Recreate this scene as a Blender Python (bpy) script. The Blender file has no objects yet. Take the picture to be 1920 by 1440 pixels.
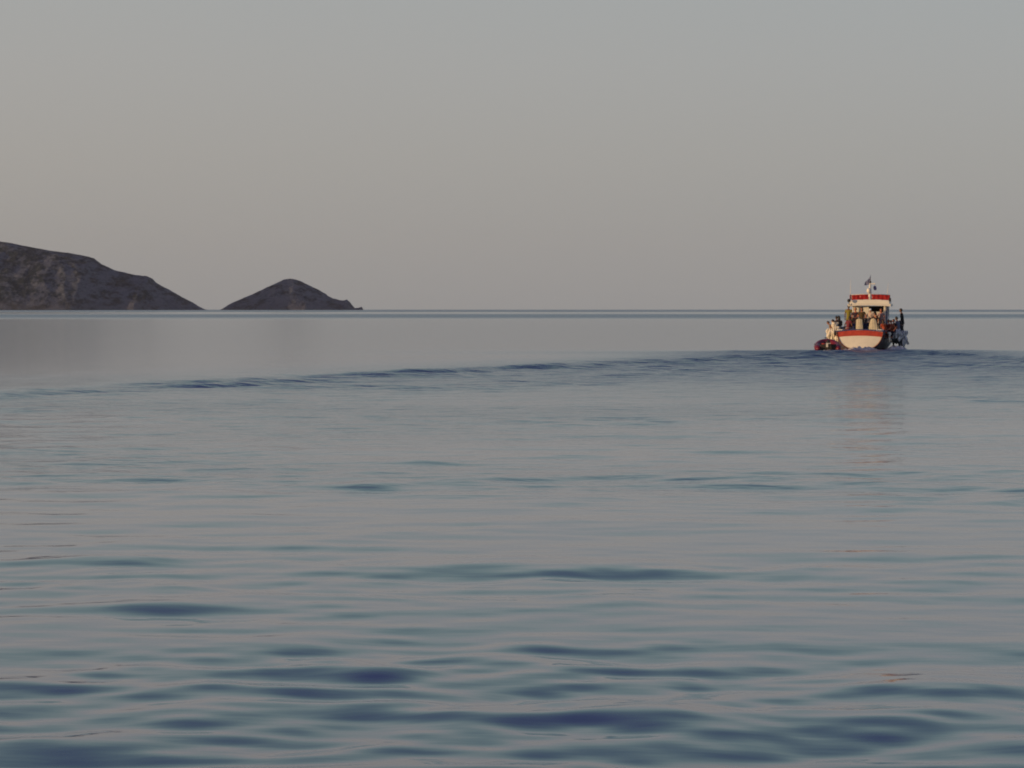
import bpy, bmesh, math, random
import numpy as np
from mathutils import Vector, Matrix, Euler, noise

R = math.radians
rnd = random.Random(7)
sc = bpy.context.scene
col = sc.collection

# ------------------------------------------------------------------ camera
CAM_H = 2.79
LENS = 100.0
F = LENS / 36.0 * 1920.0                 # focal length in photo pixels
PITCH = math.atan((720 - 579.6) / F)
cd = bpy.data.cameras.new("camera")
cd.lens = LENS; cd.sensor_width = 36; cd.clip_start = 0.5; cd.clip_end = 60000
cam = bpy.data.objects.new("camera", cd); col.objects.link(cam)
cam.location = (0, 0, CAM_H); cam.rotation_euler = (math.pi / 2 - PITCH, 0, 0)
sc.camera = cam

# ------------------------------------------------------------------ sky, sun, exposure
HAZE = 1.2e-5
SUN_AZ, SUN_EL = 246.0, 6.0               # compass bearing from +Y clockwise, elevation
w = bpy.data.worlds.new("World"); sc.world = w; w.use_nodes = True
nt = w.node_tree; N = nt.nodes; L = nt.links
for n in list(N): N.remove(n)
out = N.new('ShaderNodeOutputWorld'); bg = N.new('ShaderNodeBackground')
sky = N.new('ShaderNodeTexSky'); sky.sky_type = 'NISHITA'; sky.sun_disc = False
sky.sun_elevation = R(SUN_EL); sky.sun_rotation = R(SUN_AZ)
sky.dust_density = 3.0; sky.air_density = 1.0; sky.ozone_density = 2.0
tc = N.new('ShaderNodeTexCoord'); nz = N.new('ShaderNodeVectorMath'); nz.operation = 'NORMALIZE'
sx = N.new('ShaderNodeSeparateXYZ'); asn = N.new('ShaderNodeMath'); asn.operation = 'ARCSINE'
mr = N.new('ShaderNodeMapRange'); mr.inputs[1].default_value = 0; mr.inputs[2].default_value = math.pi / 2
L.new(tc.outputs['Generated'], nz.inputs[0]); L.new(nz.outputs[0], sx.inputs[0])
L.new(sx.outputs['Z'], asn.inputs[0]); L.new(asn.outputs[0], mr.inputs[0])
ramp = N.new('ShaderNodeValToRGB'); L.new(mr.outputs[0], ramp.inputs[0])
SKY = [(0, .310, .302, .294), (1.5, .340, .330, .314), (3.0, .359, .349, .330), (4.8, .368, .366, .355),
       (6.5, .362, .372, .368), (9, .350, .404, .386), (13, .285, .384, .366), (19, .190, .275, .305), (28, .122, .134, .275),
       (45, .092, .096, .22), (90, .05, .075, .15)]
el = ramp.color_ramp.elements
while len(el) > 1: el.remove(el[-1])
el[0].position = 0; el[0].color = (*SKY[0][1:], 1)
for a, r_, g_, b_ in SKY[1:]:
    e = el.new(a / 90); e.color = (r_, g_, b_, 1)
mx = N.new('ShaderNodeMixRGB'); mx.blend_type = 'ADD'; mx.inputs[0].default_value = 0.10
L.new(ramp.outputs[0], mx.inputs[1])
# the measured evening gradient plus a share of the physical sky (the glow round the low sun)
sc_n = N.new('ShaderNodeVectorMath'); sc_n.operation = 'SCALE'; sc_n.inputs['Scale'].default_value = 0.1
L.new(sky.outputs[0], sc_n.inputs[0]); L.new(sc_n.outputs[0], mx.inputs[2])
# faintly warmer toward the side of the low sun, cooler away from it
dt = N.new('ShaderNodeVectorMath'); dt.operation = 'DOT_PRODUCT'
dt.inputs[1].default_value = (math.sin(R(SUN_AZ)), math.cos(R(SUN_AZ)), 0); L.new(nz.outputs[0], dt.inputs[0])
dm = N.new('ShaderNodeMapRange'); dm.inputs[1].default_value = -1; dm.inputs[2].default_value = 1; L.new(dt.outputs['Value'], dm.inputs[0])
tr_ = N.new('ShaderNodeValToRGB'); L.new(dm.outputs[0], tr_.inputs[0])
tr_.color_ramp.elements[0].color = (.93, .995, 1.05, 1); tr_.color_ramp.elements[1].color = (1.13, .99, .89, 1)
mt_ = N.new('ShaderNodeMixRGB'); mt_.blend_type = 'MULTIPLY'; mt_.inputs[0].default_value = 1
L.new(mx.outputs[0], mt_.inputs[1]); L.new(tr_.outputs[0], mt_.inputs[2])
L.new(mt_.outputs[0], bg.inputs[0]); bg.inputs[1].default_value = 1.0
L.new(bg.outputs[0], out.inputs[0])

sd = bpy.data.lights.new("sun", 'SUN'); sd.energy = 3.3; sd.color = (1.0, .66, .34); sd.angle = R(0.6)
sun = bpy.data.objects.new("sun", sd); col.objects.link(sun)
sdir = Vector((math.sin(R(SUN_AZ)) * math.cos(R(SUN_EL)), math.cos(R(SUN_AZ)) * math.cos(R(SUN_EL)), math.sin(R(SUN_EL))))
sun.rotation_euler = sdir.to_track_quat('Z', 'Y').to_euler()
sun.location = (-60, -20, 60)

vs = sc.view_settings
vs.view_transform = 'Standard'; vs.look = 'None'; vs.exposure = 0; vs.gamma = 1; vs.use_curve_mapping = False
sc.cycles.filter_width = 1.9
sc.cycles.max_bounces = 8

# ------------------------------------------------------------------ helpers
def tag(o, label=None, cat=None, group=None, kind=None):
    if label: o['label'] = label
    if cat: o['category'] = cat
    if group: o['group'] = group
    if kind: o['kind'] = kind
    return o

def mat(name, c, rough=.6, var=.12, scale=8.0, spec=.4, bump=0.0, c2=None, **k):
    """principled paint / cloth with some uneven colour and fine relief"""
    m = bpy.data.materials.new(name); m.use_nodes = True
    nt = m.node_tree; p = nt.nodes['Principled BSDF']
    p.inputs['Roughness'].default_value = rough
    p.inputs['Specular IOR Level'].default_value = spec
    if k.get('metal'): p.inputs['Metallic'].default_value = k['metal']
    tc = nt.nodes.new('ShaderNodeTexCoord'); nz = nt.nodes.new('ShaderNodeTexNoise')
    nz.inputs['Scale'].default_value = scale; nz.inputs['Detail'].default_value = 4
    nt.links.new(tc.outputs['Object'], nz.inputs['Vector'])
    rp = nt.nodes.new('ShaderNodeValToRGB')
    a = rp.color_ramp.elements
    lo = c2 if c2 else tuple(x * (1 - var) for x in c); hi = tuple(min(1, x * (1 + var * .5)) for x in c)
    a[0].position = .35; a[0].color = (*lo, 1); a[1].position = .65; a[1].color = (*hi, 1)
    nt.links.new(nz.outputs[0], rp.inputs[0]); nt.links.new(rp.outputs[0], p.inputs['Base Color'])
    if bump:
        b = nt.nodes.new('ShaderNodeBump'); b.inputs['Strength'].default_value = bump; b.inputs['Distance'].default_value = .02
        n2 = nt.nodes.new('ShaderNodeTexNoise'); n2.inputs['Scale'].default_value = scale * 3
        nt.links.new(tc.outputs['Object'], n2.inputs['Vector'])
        nt.links.new(n2.outputs[0], b.inputs['Height']); nt.links.new(b.outputs[0], p.inputs['Normal'])
    return m

class MB:
    def __init__(s): s.v = []; s.f = []; s.m = []
    def add(s, vs, fs, mi=0):
        o = len(s.v); s.v += [tuple(x) for x in vs]; s.f += [tuple(i + o for i in f) for f in fs]; s.m += [mi] * len(fs); return s
    def box(s, c, d, rot=None, mi=0):
        x, y, z = d[0] / 2, d[1] / 2, d[2] / 2
        vs = [Vector(p) for p in ((-x, -y, -z), (x, -y, -z), (x, y, -z), (-x, y, -z), (-x, -y, z), (x, -y, z), (x, y, z), (-x, y, z))]
        if rot: vs = [rot @ p for p in vs]
        return s.add([p + Vector(c) for p in vs], [(0, 3, 2, 1), (4, 5, 6, 7), (0, 1, 5, 4), (1, 2, 6, 5), (2, 3, 7, 6), (3, 0, 4, 7)], mi)
    def tube(s, pts, r, n=8, mi=0, cap=True):
        pts = [Vector(p) for p in pts]; rr = r if isinstance(r, (list, tuple)) else [r] * len(pts)
        rings = []; prev = None
        for i, p in enumerate(pts):
            d = (pts[min(i + 1, len(pts) - 1)] - pts[max(i - 1, 0)]).normalized()
            if prev is None: u = d.orthogonal().normalized()
            else: u = (prev - d * prev.dot(d)).normalized()
            prev = u; q = d.cross(u)
            rings.append([p + (u * math.cos(2 * math.pi * k / n) + q * math.sin(2 * math.pi * k / n)) * rr[i] for k in range(n)])
        vs = [x for g in rings for x in g]; fs = []
        for i in range(len(pts) - 1):
            for k in range(n):
                a = i * n + k; b = i * n + (k + 1) % n
                fs.append((a, b, b + n, a + n))
        if cap:
            fs.append(tuple(reversed(range(n)))); fs.append(tuple(range((len(pts) - 1) * n, len(pts) * n)))
        return s.add(vs, fs, mi)
    def ball(s, c, r, n=12, m=8, mi=0, fn=None):
        r = r if isinstance(r, (list, tuple)) else (r, r, r)
        vs = [(c[0], c[1], c[2] - r[2])]; fs = []
        for i in range(1, m):
            t = -math.pi / 2 + math.pi * i / m
            for k in range(n):
                a = 2 * math.pi * k / n
                vs.append((c[0] + r[0] * math.cos(t) * math.cos(a), c[1] + r[1] * math.cos(t) * math.sin(a), c[2] + r[2] * math.sin(t)))
        vs.append((c[0], c[1], c[2] + r[2]))
        for k in range(n): fs.append((0, 1 + (k + 1) % n, 1 + k))
        for i in range(m - 2):
            for k in range(n):
                a = 1 + i * n + k; b = 1 + i * n + (k + 1) % n
                fs.append((a, b, b + n, a + n))
        t = 1 + (m - 2) * n
        for k in range(n): fs.append((t + k, t + (k + 1) % n, len(vs) - 1))
        if fn: vs = [fn(Vector(x)) for x in vs]
        return s.add(vs, fs, mi)
    def grid(s, P, mi=0, flip=False):
        """P[i][j] a rectangular net of points"""
        n, m = len(P), len(P[0]); fs = []
        for i in range(n - 1):
            for j in range(m - 1):
                q = (i * m + j, i * m + j + 1, (i + 1) * m + j + 1, (i + 1) * m + j)
                fs.append(tuple(reversed(q)) if flip else q)
        return s.add([p for r_ in P for p in r_], fs, mi)
    def slab(s, P, th, mi=0):
        """a net given thickness th along its normals, closed all round"""
        n, m = len(P), len(P[0]); P = [[Vector(p) for p in r_] for r_ in P]; Q = []
        for i in range(n):
            q = []
            for j in range(m):
                a = P[min(i + 1, n - 1)][j] - P[max(i - 1, 0)][j]; b = P[i][min(j + 1, m - 1)] - P[i][max(j - 1, 0)]
                nn = a.cross(b); nn = nn.normalized() if nn.length > 1e-9 else Vector((0, 0, 1))
                q.append(P[i][j] + nn * th)
            Q.append(q)
        s.grid(P, mi); s.grid(Q, mi, True)
        def edge(A, B): s.grid([A, B], mi)
        edge(P[0], Q[0]); edge(Q[-1], P[-1]); edge([r_[0] for r_ in Q], [r_[0] for r_ in P]); edge([r_[-1] for r_ in P], [r_[-1] for r_ in Q])
        return s
    def build(s, name, mats, parent=None, smooth=False, M=None, bevel=0):
        me = bpy.data.meshes.new(name); me.from_pydata([tuple(x) for x in s.v], [], s.f)
        for mm in (mats if isinstance(mats, (list, tuple)) else [mats]): me.materials.append(mm)
        me.polygons.foreach_set('material_index', s.m)
        if smooth: me.polygons.foreach_set('use_smooth', [True] * len(s.f))
        me.update()
        bm = bmesh.new(); bm.from_mesh(me); bmesh.ops.recalc_face_normals(bm, faces=bm.faces); bm.to_mesh(me); bm.free()
        o = bpy.data.objects.new(name, me); col.objects.link(o)
        if parent: o.parent = parent
        if M is not None: o.matrix_world = M
        if bevel:
            b = o.modifiers.new('bevel', 'BEVEL'); b.width = bevel; b.segments = 2; b.limit_method = 'ANGLE'
        return o

def empty(name, M):
    o = bpy.data.objects.new(name, None); col.objects.link(o); o.matrix_world = M; o.empty_display_size = .2
    return o

# ------------------------------------------------------------------ where the boat lies
BX, BY = 23.3, 190.5
HEAD = 10.0                               # bearing of the bow
BOAT = Matrix.Translation((BX, BY, 0)) @ Matrix.Rotation(-R(HEAD), 4, 'Z') 
BINV = BOAT.inverted()

def ray(px, py):
    """direction in the world of a photo pixel"""
    u = (px - 960) / F; v = (py - 720) / F
    return Vector((u, math.cos(PITCH) - v * math.sin(PITCH), -math.sin(PITCH) - v * math.cos(PITCH)))
def loc(px, py, yl):
    """boat-local point seen at photo pixel, in the cross plane yl metres forward of the transom"""
    o = BINV @ Vector((0, 0, CAM_H)); d = BINV.to_3x3() @ ray(px, py)
    t = (yl - o.y) / d.y
    return o + d * t

# ------------------------------------------------------------------ sea
def build_sea():
    # radii: fine near the viewer and out past the boat, coarse beyond
    rs = [0.4, 2, 4, 6, 8, 9.5]
    r = 10.5
    while r < 330:
        rs.append(r); r += max(.05, r * (.0030 if r < 110 or r > 230 else .0022))
    while r < 16000:
        rs.append(r); r *= 1.012
    rs.append(16000)
    az = list(np.arange(-16, 16.001, .075))
    az = [-180 + 4 * i for i in range(41)] + az + [20 + 4 * i for i in range(40)]
    az = sorted(set(round(a, 4) for a in az))
    if az[-1] >= 180: az = az[:-1]
    az = np.radians(np.array(az)); rs = np.array(rs)
    RR, AA = np.meshgrid(rs, az, indexing='ij')
    X = RR * np.sin(AA); Y = RR * np.cos(AA)
    rng = np.random.RandomState(5)
    win = np.clip((np.radians(16) - np.abs(AA)) / np.radians(1.0), 0, 1)
    win = win * win * (3 - 2 * win)
    def fbm(x, y, s, seed, n=7):
        q = np.random.RandomState(seed); o = np.zeros_like(x)
        for i in range(n):
            t = q.uniform(0, 2 * np.pi); k = 2 * np.pi / s * q.uniform(.5, 1.9)
            o += np.cos(k * (x * np.cos(t) + y * np.sin(t)) + q.uniform(0, 6.28))
        return o / math.sqrt(n / 2)
    # patches of livelier and calmer water
    patch = 0.5 + .5 * np.tanh(.9 * fbm(X * .6, Y, 9, 11) )
    patch2 = 0.5 + .5 * np.tanh(.9 * fbm(X * .5, Y, 21, 12))
    near = np.clip((60 - Y) / 45, 0, 1)
    amp = (.42 + .66 * patch ** 1.3) * (.72 + .34 * patch2)
    # the surface calms down with distance and is glassy beyond the wake
    calm = 1 / (1 + np.exp((Y - 95 - .9 * X) / 14.0))
    fade = .10 + .90 * calm
    fade *= (.58 - .10 * near + .90 * np.clip((24.5 - Y + 1.2 * fbm(X, Y, 9, 77, 4)) / 4.5, 0, 1) ** 1.3)
    Z = np.zeros_like(X); WK = np.zeros_like(X)
    # wave trains, mostly running toward or away from the viewer so crests lie across the view
    lam = np.exp(np.linspace(math.log(.34), math.log(5.5), 66))
    for i, l in enumerate(lam):
        sp = R(42)
        th = rng.normal(R(94), sp)
        k = 2 * math.pi / l
        slope = .0235 * (min(1, (l / .9)) ** .6) * (1 if l < 2.6 else .60)
        lod = np.clip(1.6 - RR * .0030 / (l / 5) , 0, 1)      # too short to be resolved that far out
        ph = rng.uniform(0, 6.28)
        dx = .25 * fbm(X, Y, l * 5, 100 + i, 3)
        Z += slope / k * np.sin(k * (X * math.cos(th) + Y * math.sin(th)) + ph + 2.2 * dx) * lod
    Z *= amp * fade
    # wake of the boat: crests strung along two arms that open behind the stern
    sx0, sy0 = BX, BY - 1
    hb = R(180 + HEAD - 3)
    for arm, crest, am in ((R(202.0), R(202 + 34), 1.0), (R(171.0), R(171 - 34), .9)):
        ax, ay = math.sin(arm), math.cos(arm)                  # along the arm
        s = (X - sx0) * ax + (Y - sy0) * ay
        d = (X - sx0) * ay - (Y - sy0) * ax                   # across
        inner = d * (-1 if arm > math.pi * 1.05 else 1)
        cx, cy = math.sin(crest), math.cos(crest)
        nx, ny = cy, -cx                                       # normal of the crests
        for off, wid, lw, a0 in ((0, 1.5, 3.8, .090), (3.6, 1.7, 3.3, .042), (8.0, 2.6, 2.8, .030)):
            ww = wid + .018 * np.clip(s, 0, 200)
            env = np.exp(-(((inner - off - .6 * fbm(X, Y, 30, 31, 4)) / ww) ** 2))
            env *= np.clip(s / 6, 0, 1) * np.exp(-np.clip(s, 0, 999) / 140)
            k = 2 * math.pi / lw
            WK = np.maximum(WK, env * a0 / .085)
            Z += 2.3 * am * a0 * env * np.sin(k * ((X - sx0) * nx + (Y - sy0) * ny) + .7 * fbm(X, Y, 16, 33, 4)) * (.65 + .35 * fbm(X, Y, 13, 35, 5))
    # churned track between the arms
    bx, by = math.sin(hb), math.cos(hb)
    s = (X - sx0) * bx + (Y - sy0) * by
    d = np.abs((X - sx0) * by - (Y - sy0) * bx)
    tr = np.clip((s + 8) / 8, 0, 1) * np.exp(-np.clip(s, 0, 999) / 60) * np.exp(-(d / (5.0 + .26 * np.clip(s, 0, 999))) ** 2)
    tz = np.zeros_like(X)
    for i in range(36):
        l = math.exp(rng.uniform(math.log(.9), math.log(3.6))); th = rng.normal(R(95), R(38)); k = 2 * math.pi / l
        tz += .020 / k * np.sin(k * (X * math.cos(th) + Y * math.sin(th)) + rng.uniform(0, 6.28)) * np.clip(1.6 - RR * .0030 / (l / 5), 0, 1)
    trc = tr * np.clip((Y - 45) / 70, 0, 1) + .10 * np.clip((Y - 30) / 20, 0, 1) * np.clip((140 - Y) / 60, 0, 1) * patch2
    tr *= np.clip((Y - 80) / 45, 0, 1)
    Z += tz * (tr * 2.5 + WK * .8)
    # short crests that fan out left of the stern, and the quarter wave at the hull
    Z += .12 * np.exp(-((X - BX + 3.0) / 9) ** 2 - ((Y - BY + 5.0) / 1.4) ** 2) + .10 * np.exp(-((X - BX - 5.0) / 6) ** 2 - ((Y - BY + 2) / 1.3) ** 2)
    Z *= win
    chop = win * np.clip(1.1 * trc + .22 * WK + .35 * np.exp(-((X - BX) / 22) ** 2 - ((Y - BY + 8) / 10) ** 2), 0, 1)
    nr, na = X.shape
    co = np.stack([X, Y, Z], -1).reshape(-1, 3)
    idx = np.arange(nr * na).reshape(nr, na)
    a = idx[:-1, :]; b = idx[1:, :]
    a2 = np.roll(a, -1, 1); b2 = np.roll(b, -1, 1)
    quads = np.stack([a, a2, b2, b], -1).reshape(-1, 4)
    hub = len(co); co = np.vstack([co, [[0, 0, 0]]])
    tri = np.stack([np.full(na, hub), np.roll(idx[0], -1), idx[0]], -1)
    me = bpy.data.meshes.new('sea')
    me.vertices.add(len(co)); me.vertices.foreach_set('co', co.astype(np.float32).ravel())
    nl = quads.size + tri.size
    me.loops.add(nl); me.loops.foreach_set('vertex_index', np.concatenate([quads.ravel(), tri.ravel()]).astype(np.int32))
    npoly = len(quads) + len(tri)
    me.polygons.add(npoly)
    ls = np.concatenate([np.arange(len(quads)) * 4, quads.size + np.arange(len(tri)) * 3]).astype(np.int32)
    me.polygons.foreach_set('loop_start', ls)
    me.polygons.foreach_set('use_smooth', np.ones(npoly, bool))
    me.update(calc_edges=True); me.validate()
    if me.polygons[0].normal.z < 0: me.flip_normals()
    at = me.attributes.new('chop', 'FLOAT', 'POINT')
    at.data.foreach_set('value', np.append(chop.ravel(), 0).astype(np.float32))
    o = bpy.data.objects.new('sea', me); col.objects.link(o)
    tag(o, 'calm blue grey evening sea with low ripples and a boat wake', kind='structure')
    m = bpy.data.materials.new('sea_water'); m.use_nodes = True
    nt = m.node_tree; p = nt.nodes['Principled BSDF']
    p.inputs['Base Color'].default_value = (.038, .084, .185, 1)
    p.inputs['IOR'].default_value = 1.45; p.inputs['Roughness'].default_value = .03
    g = nt.nodes.new('ShaderNodeNewGeometry')
    sp = nt.nodes.new('ShaderNodeSeparateXYZ'); nt.links.new(g.outputs['Position'], sp.inputs[0])
    # small ripples
    mp = nt.nodes.new('ShaderNodeMapping'); mp.inputs['Scale'].default_value = (.75, 2.2, 1); mp.inputs['Rotation'].default_value = (0, 0, R(4))
    nt.links.new(g.outputs['Position'], mp.inputs[0])
    n1 = nt.nodes.new('ShaderNodeTexNoise'); n1.inputs['Scale'].default_value = 1.6; n1.inputs['Detail'].default_value = 2.5
    nt.links.new(mp.outputs[0], n1.inputs['Vector'])
    bp = nt.nodes.new('ShaderNodeBump'); bs = nt.nodes.new('ShaderNodeMapRange'); nt.links.new(sp.outputs['Y'], bs.inputs[0])
    bs.inputs[1].default_value = 18; bs.inputs[2].default_value = 110; bs.inputs[3].default_value = .085; bs.inputs[4].default_value = .03
    nt.links.new(bs.outputs[0], bp.inputs['Strength']); bp.inputs['Distance'].default_value = .05
    nt.links.new(n1.outputs[0], bp.inputs['Height'])
    # wind-ruffled water far out: rougher lanes
    def math_(op, a, b=None, c=None):
        q = nt.nodes.new('ShaderNodeMath'); q.operation = op
        for i, x in enumerate((a, b, c)):
            if x is None: continue
            if isinstance(x, (int, float)): q.inputs[i].default_value = x
            else: nt.links.new(x, q.inputs[i])
        return q.outputs[0]
    n2 = nt.nodes.new('ShaderNodeTexNoise'); n2.inputs['Scale'].default_value = 1; n2.inputs['Detail'].default_value = 3
    m2 = nt.nodes.new('ShaderNodeMapping'); m2.inputs['Scale'].default_value = (1 / 260, 1 / 300, 1)
    nt.links.new(g.outputs['Position'], m2.inputs[0]); nt.links.new(m2.outputs[0], n2.inputs['Vector'])
    yy = math_('ADD', sp.outputs['Y'], math_('MULTIPLY', math_('SUBTRACT', n2.outputs[0], .5), math_('MULTIPLY', sp.outputs['Y'], .32)))
    def lane(a0, a1, b0, b1):
        u = nt.nodes.new('ShaderNodeMapRange'); u.interpolation_type = 'SMOOTHSTEP'
        nt.links.new(yy, u.inputs[0]); u.inputs[1].default_value = a0; u.inputs[2].default_value = a1
        v = nt.nodes.new('ShaderNodeMapRange'); v.interpolation_type = 'SMOOTHSTEP'
        nt.links.new(yy, v.inputs[0]); v.inputs[1].default_value = b0; v.inputs[2].default_value = b1
        v.inputs[3].default_value = 1; v.inputs[4].default_value = 0
        return math_('MULTIPLY', u.outputs[0], v.outputs[0])
    l1 = lane(740, 1020, 1350, 1850); l2 = lane(2500, 3100, 30000, 40000)
    lanes = math_('MAXIMUM', l1, l2)
    far = nt.nodes.new('ShaderNodeMapRange'); nt.links.new(sp.outputs['Y'], far.inputs[0])
    far.inputs[1].default_value = 25; far.inputs[2].default_value = 140; far.inputs[3].default_value = .045; far.inputs[4].default_value = FAR_ROUGH
    ca = nt.nodes.new('ShaderNodeAttribute'); ca.attribute_name = 'chop'
    rg = math_('ADD', math_('ADD', far.outputs[0], math_('MULTIPLY', lanes, LANE_ROUGH)), math_('MULTIPLY', ca.outputs['Fac'], .20))
    nt.links.new(rg, p.inputs['Roughness'])
    n3 = nt.nodes.new('ShaderNodeTexNoise'); n3.inputs['Scale'].default_value = .6; n3.inputs['Detail'].default_value = 3
    m3 = nt.nodes.new('ShaderNodeMapping'); m3.inputs['Scale'].default_value = (.12, 1.0, 1)
    nt.links.new(g.outputs['Position'], m3.inputs[0]); nt.links.new(m3.outputs[0], n3.inputs['Vector'])
    b2_ = nt.nodes.new('ShaderNodeBump'); b2_.inputs['Distance'].default_value = LANE_BUMP
    nt.links.new(lanes, b2_.inputs['Strength']); nt.links.new(n3.outputs[0], b2_.inputs['Height'])
    nt.links.new(bp.outputs[0], b2_.inputs['Normal'])
    n4 = nt.nodes.new('ShaderNodeTexNoise'); n4.inputs['Scale'].default_value = 1.1; n4.inputs['Detail'].default_value = 3
    m4 = nt.nodes.new('ShaderNodeMapping'); m4.inputs['Scale'].default_value = (.7, 1.3, 1)
    nt.links.new(g.outputs['Position'], m4.inputs[0]); nt.links.new(m4.outputs[0], n4.inputs['Vector'])
    b4 = nt.nodes.new('ShaderNodeBump'); b4.inputs['Distance'].default_value = CHOP
    nt.links.new(ca.outputs['Fac'], b4.inputs['Strength']); nt.links.new(n4.outputs[0], b4.inputs['Height']); nt.links.new(b2_.outputs[0], b4.inputs['Normal'])
    nt.links.new(b4.outputs[0], p.inputs['Normal'])
    me.materials.append(m)
    return o
LANE_ROUGH, LANE_BUMP, FAR_ROUGH, CHOP = .17, .28, .10, .75
build_sea()

# ------------------------------------------------------------------ islands
def build_island(name, label, prof, D, depth, seed, back=.5, base_w=1.0):
    """prof: silhouette as photo pixels; the land gets real depth and slopes at distance D"""
    xs = [(px - 960) / F * D for px, py in prof]
    zs = [max(0, (580.6 - py) / F * D) for px, py in prof]
    n, m = 520, 150
    X = np.linspace(xs[0], xs[-1], n)
    H = np.interp(X, xs, zs)
    P = np.zeros((n, m, 3)); v = np.linspace(-1, 1, m)
    for i in range(n):
        h = H[i]
        x0 = X[i]
        wd = depth * (.12 + .88 * min(1, h / (max(zs) * .75)) ** .7)
        ridge = .10 * depth * math.sin(x0 / depth * 2.1 + seed)
        for j in range(m):
            t = v[j]
            shp = (1 - abs(t) ** 1.5) if t < 0 else (1 - abs(t) ** 1.9)
            # a short cliff at the shore
            cl = min(1, (1 - abs(t)) / .045)
            y = D + t * wd + ridge * (1 - abs(t))
            q = Vector((x0 / 95.0, y / 95.0, seed))
            g = noise.fractal(q, 1.0, 2.1, 5) * .5
            gul = abs(noise.noise(Vector((x0 / 60.0 + .4 * g, y / 210.0, seed + 3)))) 
            rg = noise.fractal(Vector((x0 / 17.0, y / 17.0, seed + 9)), .9, 2.0, 4)
            mid = 4 * (1 - abs(t)) * abs(t)
            z = h * shp + cl * (h * .10 * g * mid - h * .07 * gul * mid + 1.1 * rg * min(1, h / 12) * (1.0 if abs(t) < .1 else 1.8)) 
            z = z * cl - 2.0 * (1 - cl)
            if h < .3: z = min(z, h)
            P[i, j] = (x0, y, z)
    me = bpy.data.meshes.new(name)
    idx = np.arange(n * m).reshape(n, m)
    q = np.stack([idx[:-1, :-1], idx[1:, :-1], idx[1:, 1:], idx[:-1, 1:]], -1).reshape(-1, 4)
    me.from_pydata(P.reshape(-1, 3).tolist(), [], q.tolist()); me.update()
    me.polygons.foreach_set('use_smooth', [True] * len(me.polygons))
    o = bpy.data.objects.new(name, me); col.objects.link(o)
    me.materials.append(ISL)
    tag(o, label, kind='structure')
    return o

def island_material():
    m = bpy.data.materials.new('scrub_and_rock'); m.use_nodes = True
    nt = m.node_tree; p = nt.nodes['Principled BSDF']; p.inputs['Roughness'].default_value = .95; p.inputs['Specular IOR Level'].default_value = .1
    g = nt.nodes.new('ShaderNodeNewGeometry')
    def noi(scale, det, sx=1, sy=1, sz=1):
        mp = nt.nodes.new('ShaderNodeMapping'); mp.inputs['Scale'].default_value = (sx, sy, sz)
        nt.links.new(g.outputs['Position'], mp.inputs[0])
        n = nt.nodes.new('ShaderNodeTexNoise'); n.inputs['Scale'].default_value = scale; n.inputs['Detail'].default_value = det; n.inputs['Roughness'].default_value = .62
        nt.links.new(mp.outputs[0], n.inputs['Vector']); return n.outputs[0]
    a = noi(.024, 8, 1, .5, 1.8); b = noi(.10, 6, 1, .5, 1.3)
    mix = nt.nodes.new('ShaderNodeMath'); mix.operation = 'MULTIPLY_ADD'
    nt.links.new(b, mix.inputs[0]); mix.inputs[1].default_value = .55; nt.links.new(a, mix.inputs[2])
    rp = nt.nodes.new('ShaderNodeValToRGB'); spx = nt.nodes.new('ShaderNodeSeparateXYZ'); nt.links.new(g.outputs['Position'], spx.inputs[0])
    veg = nt.nodes.new('ShaderNodeMapRange'); nt.links.new(spx.outputs['X'], veg.inputs[0])      # denser scrub on the west of the headland
    veg.inputs[1].default_value = -1650; veg.inputs[2].default_value = -1150; veg.inputs[3].default_value = -.085; veg.inputs[4].default_value = .012
    sm = nt.nodes.new('ShaderNodeMath'); nt.links.new(mix.outputs[0], sm.inputs[0]); nt.links.new(veg.outputs[0], sm.inputs[1])
    nt.links.new(sm.outputs[0], rp.inputs[0])
    e = rp.color_ramp.elements
    e[0].position = .655; e[0].color = (.018, .028, .034, 1)
    e[1].position = .785; e[1].color = (.098, .112, .138, 1)
    x = e.new(.715); x.color = (.050, .060, .074, 1)
    x = e.new(.90); x.color = (.140, .148, .170, 1)
    # bare rock along the waterline
    sp = nt.nodes.new('ShaderNodeSeparateXYZ'); nt.links.new(g.outputs['Position'], sp.inputs[0])
    mr = nt.nodes.new('ShaderNodeMapRange'); nt.links.new(sp.outputs['Z'], mr.inputs[0])
    mr.inputs[1].default_value = 8; mr.inputs[2].default_value = 42; mr.inputs[3].default_value = .75; mr.inputs[4].default_value = 0
    ml = nt.nodes.new('ShaderNodeMath'); ml.operation = 'MULTIPLY'; nt.links.new(mr.outputs[0], ml.inputs[0])
    c = noi(.03, 4); nt.links.new(c, ml.inputs[1])
    mx = nt.nodes.new('ShaderNodeMixRGB'); nt.links.new(ml.outputs[0], mx.inputs[0]); nt.links.new(rp.outputs[0], mx.inputs[1]); mx.inputs[2].default_value = (.130, .118, .128, 1)
    nt.links.new(mx.outputs[0], p.inputs['Base Color'])
    bp = nt.nodes.new('ShaderNodeBump'); bp.inputs['Distance'].default_value = 6; bp.inputs['Strength'].default_value = .6
    nt.links.new(b, bp.inputs['Height']); nt.links.new(bp.outputs[0], p.inputs['Normal'])
    return m
ISL = island_material()
HEADLAND = [(-700, 300), (-420, 360), (-200, 408), (0, 452), (20, 455), (60, 463), (100, 470), (140, 475), (165, 480), (177, 483), (190, 493), (210, 502),
            (222, 507), (240, 511), (262, 516), (278, 517), (287, 520), (292, 527), (305, 535), (325, 546), (345, 557),
            (360, 565), (372, 573), (380, 578), (387, 580.6)]
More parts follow.
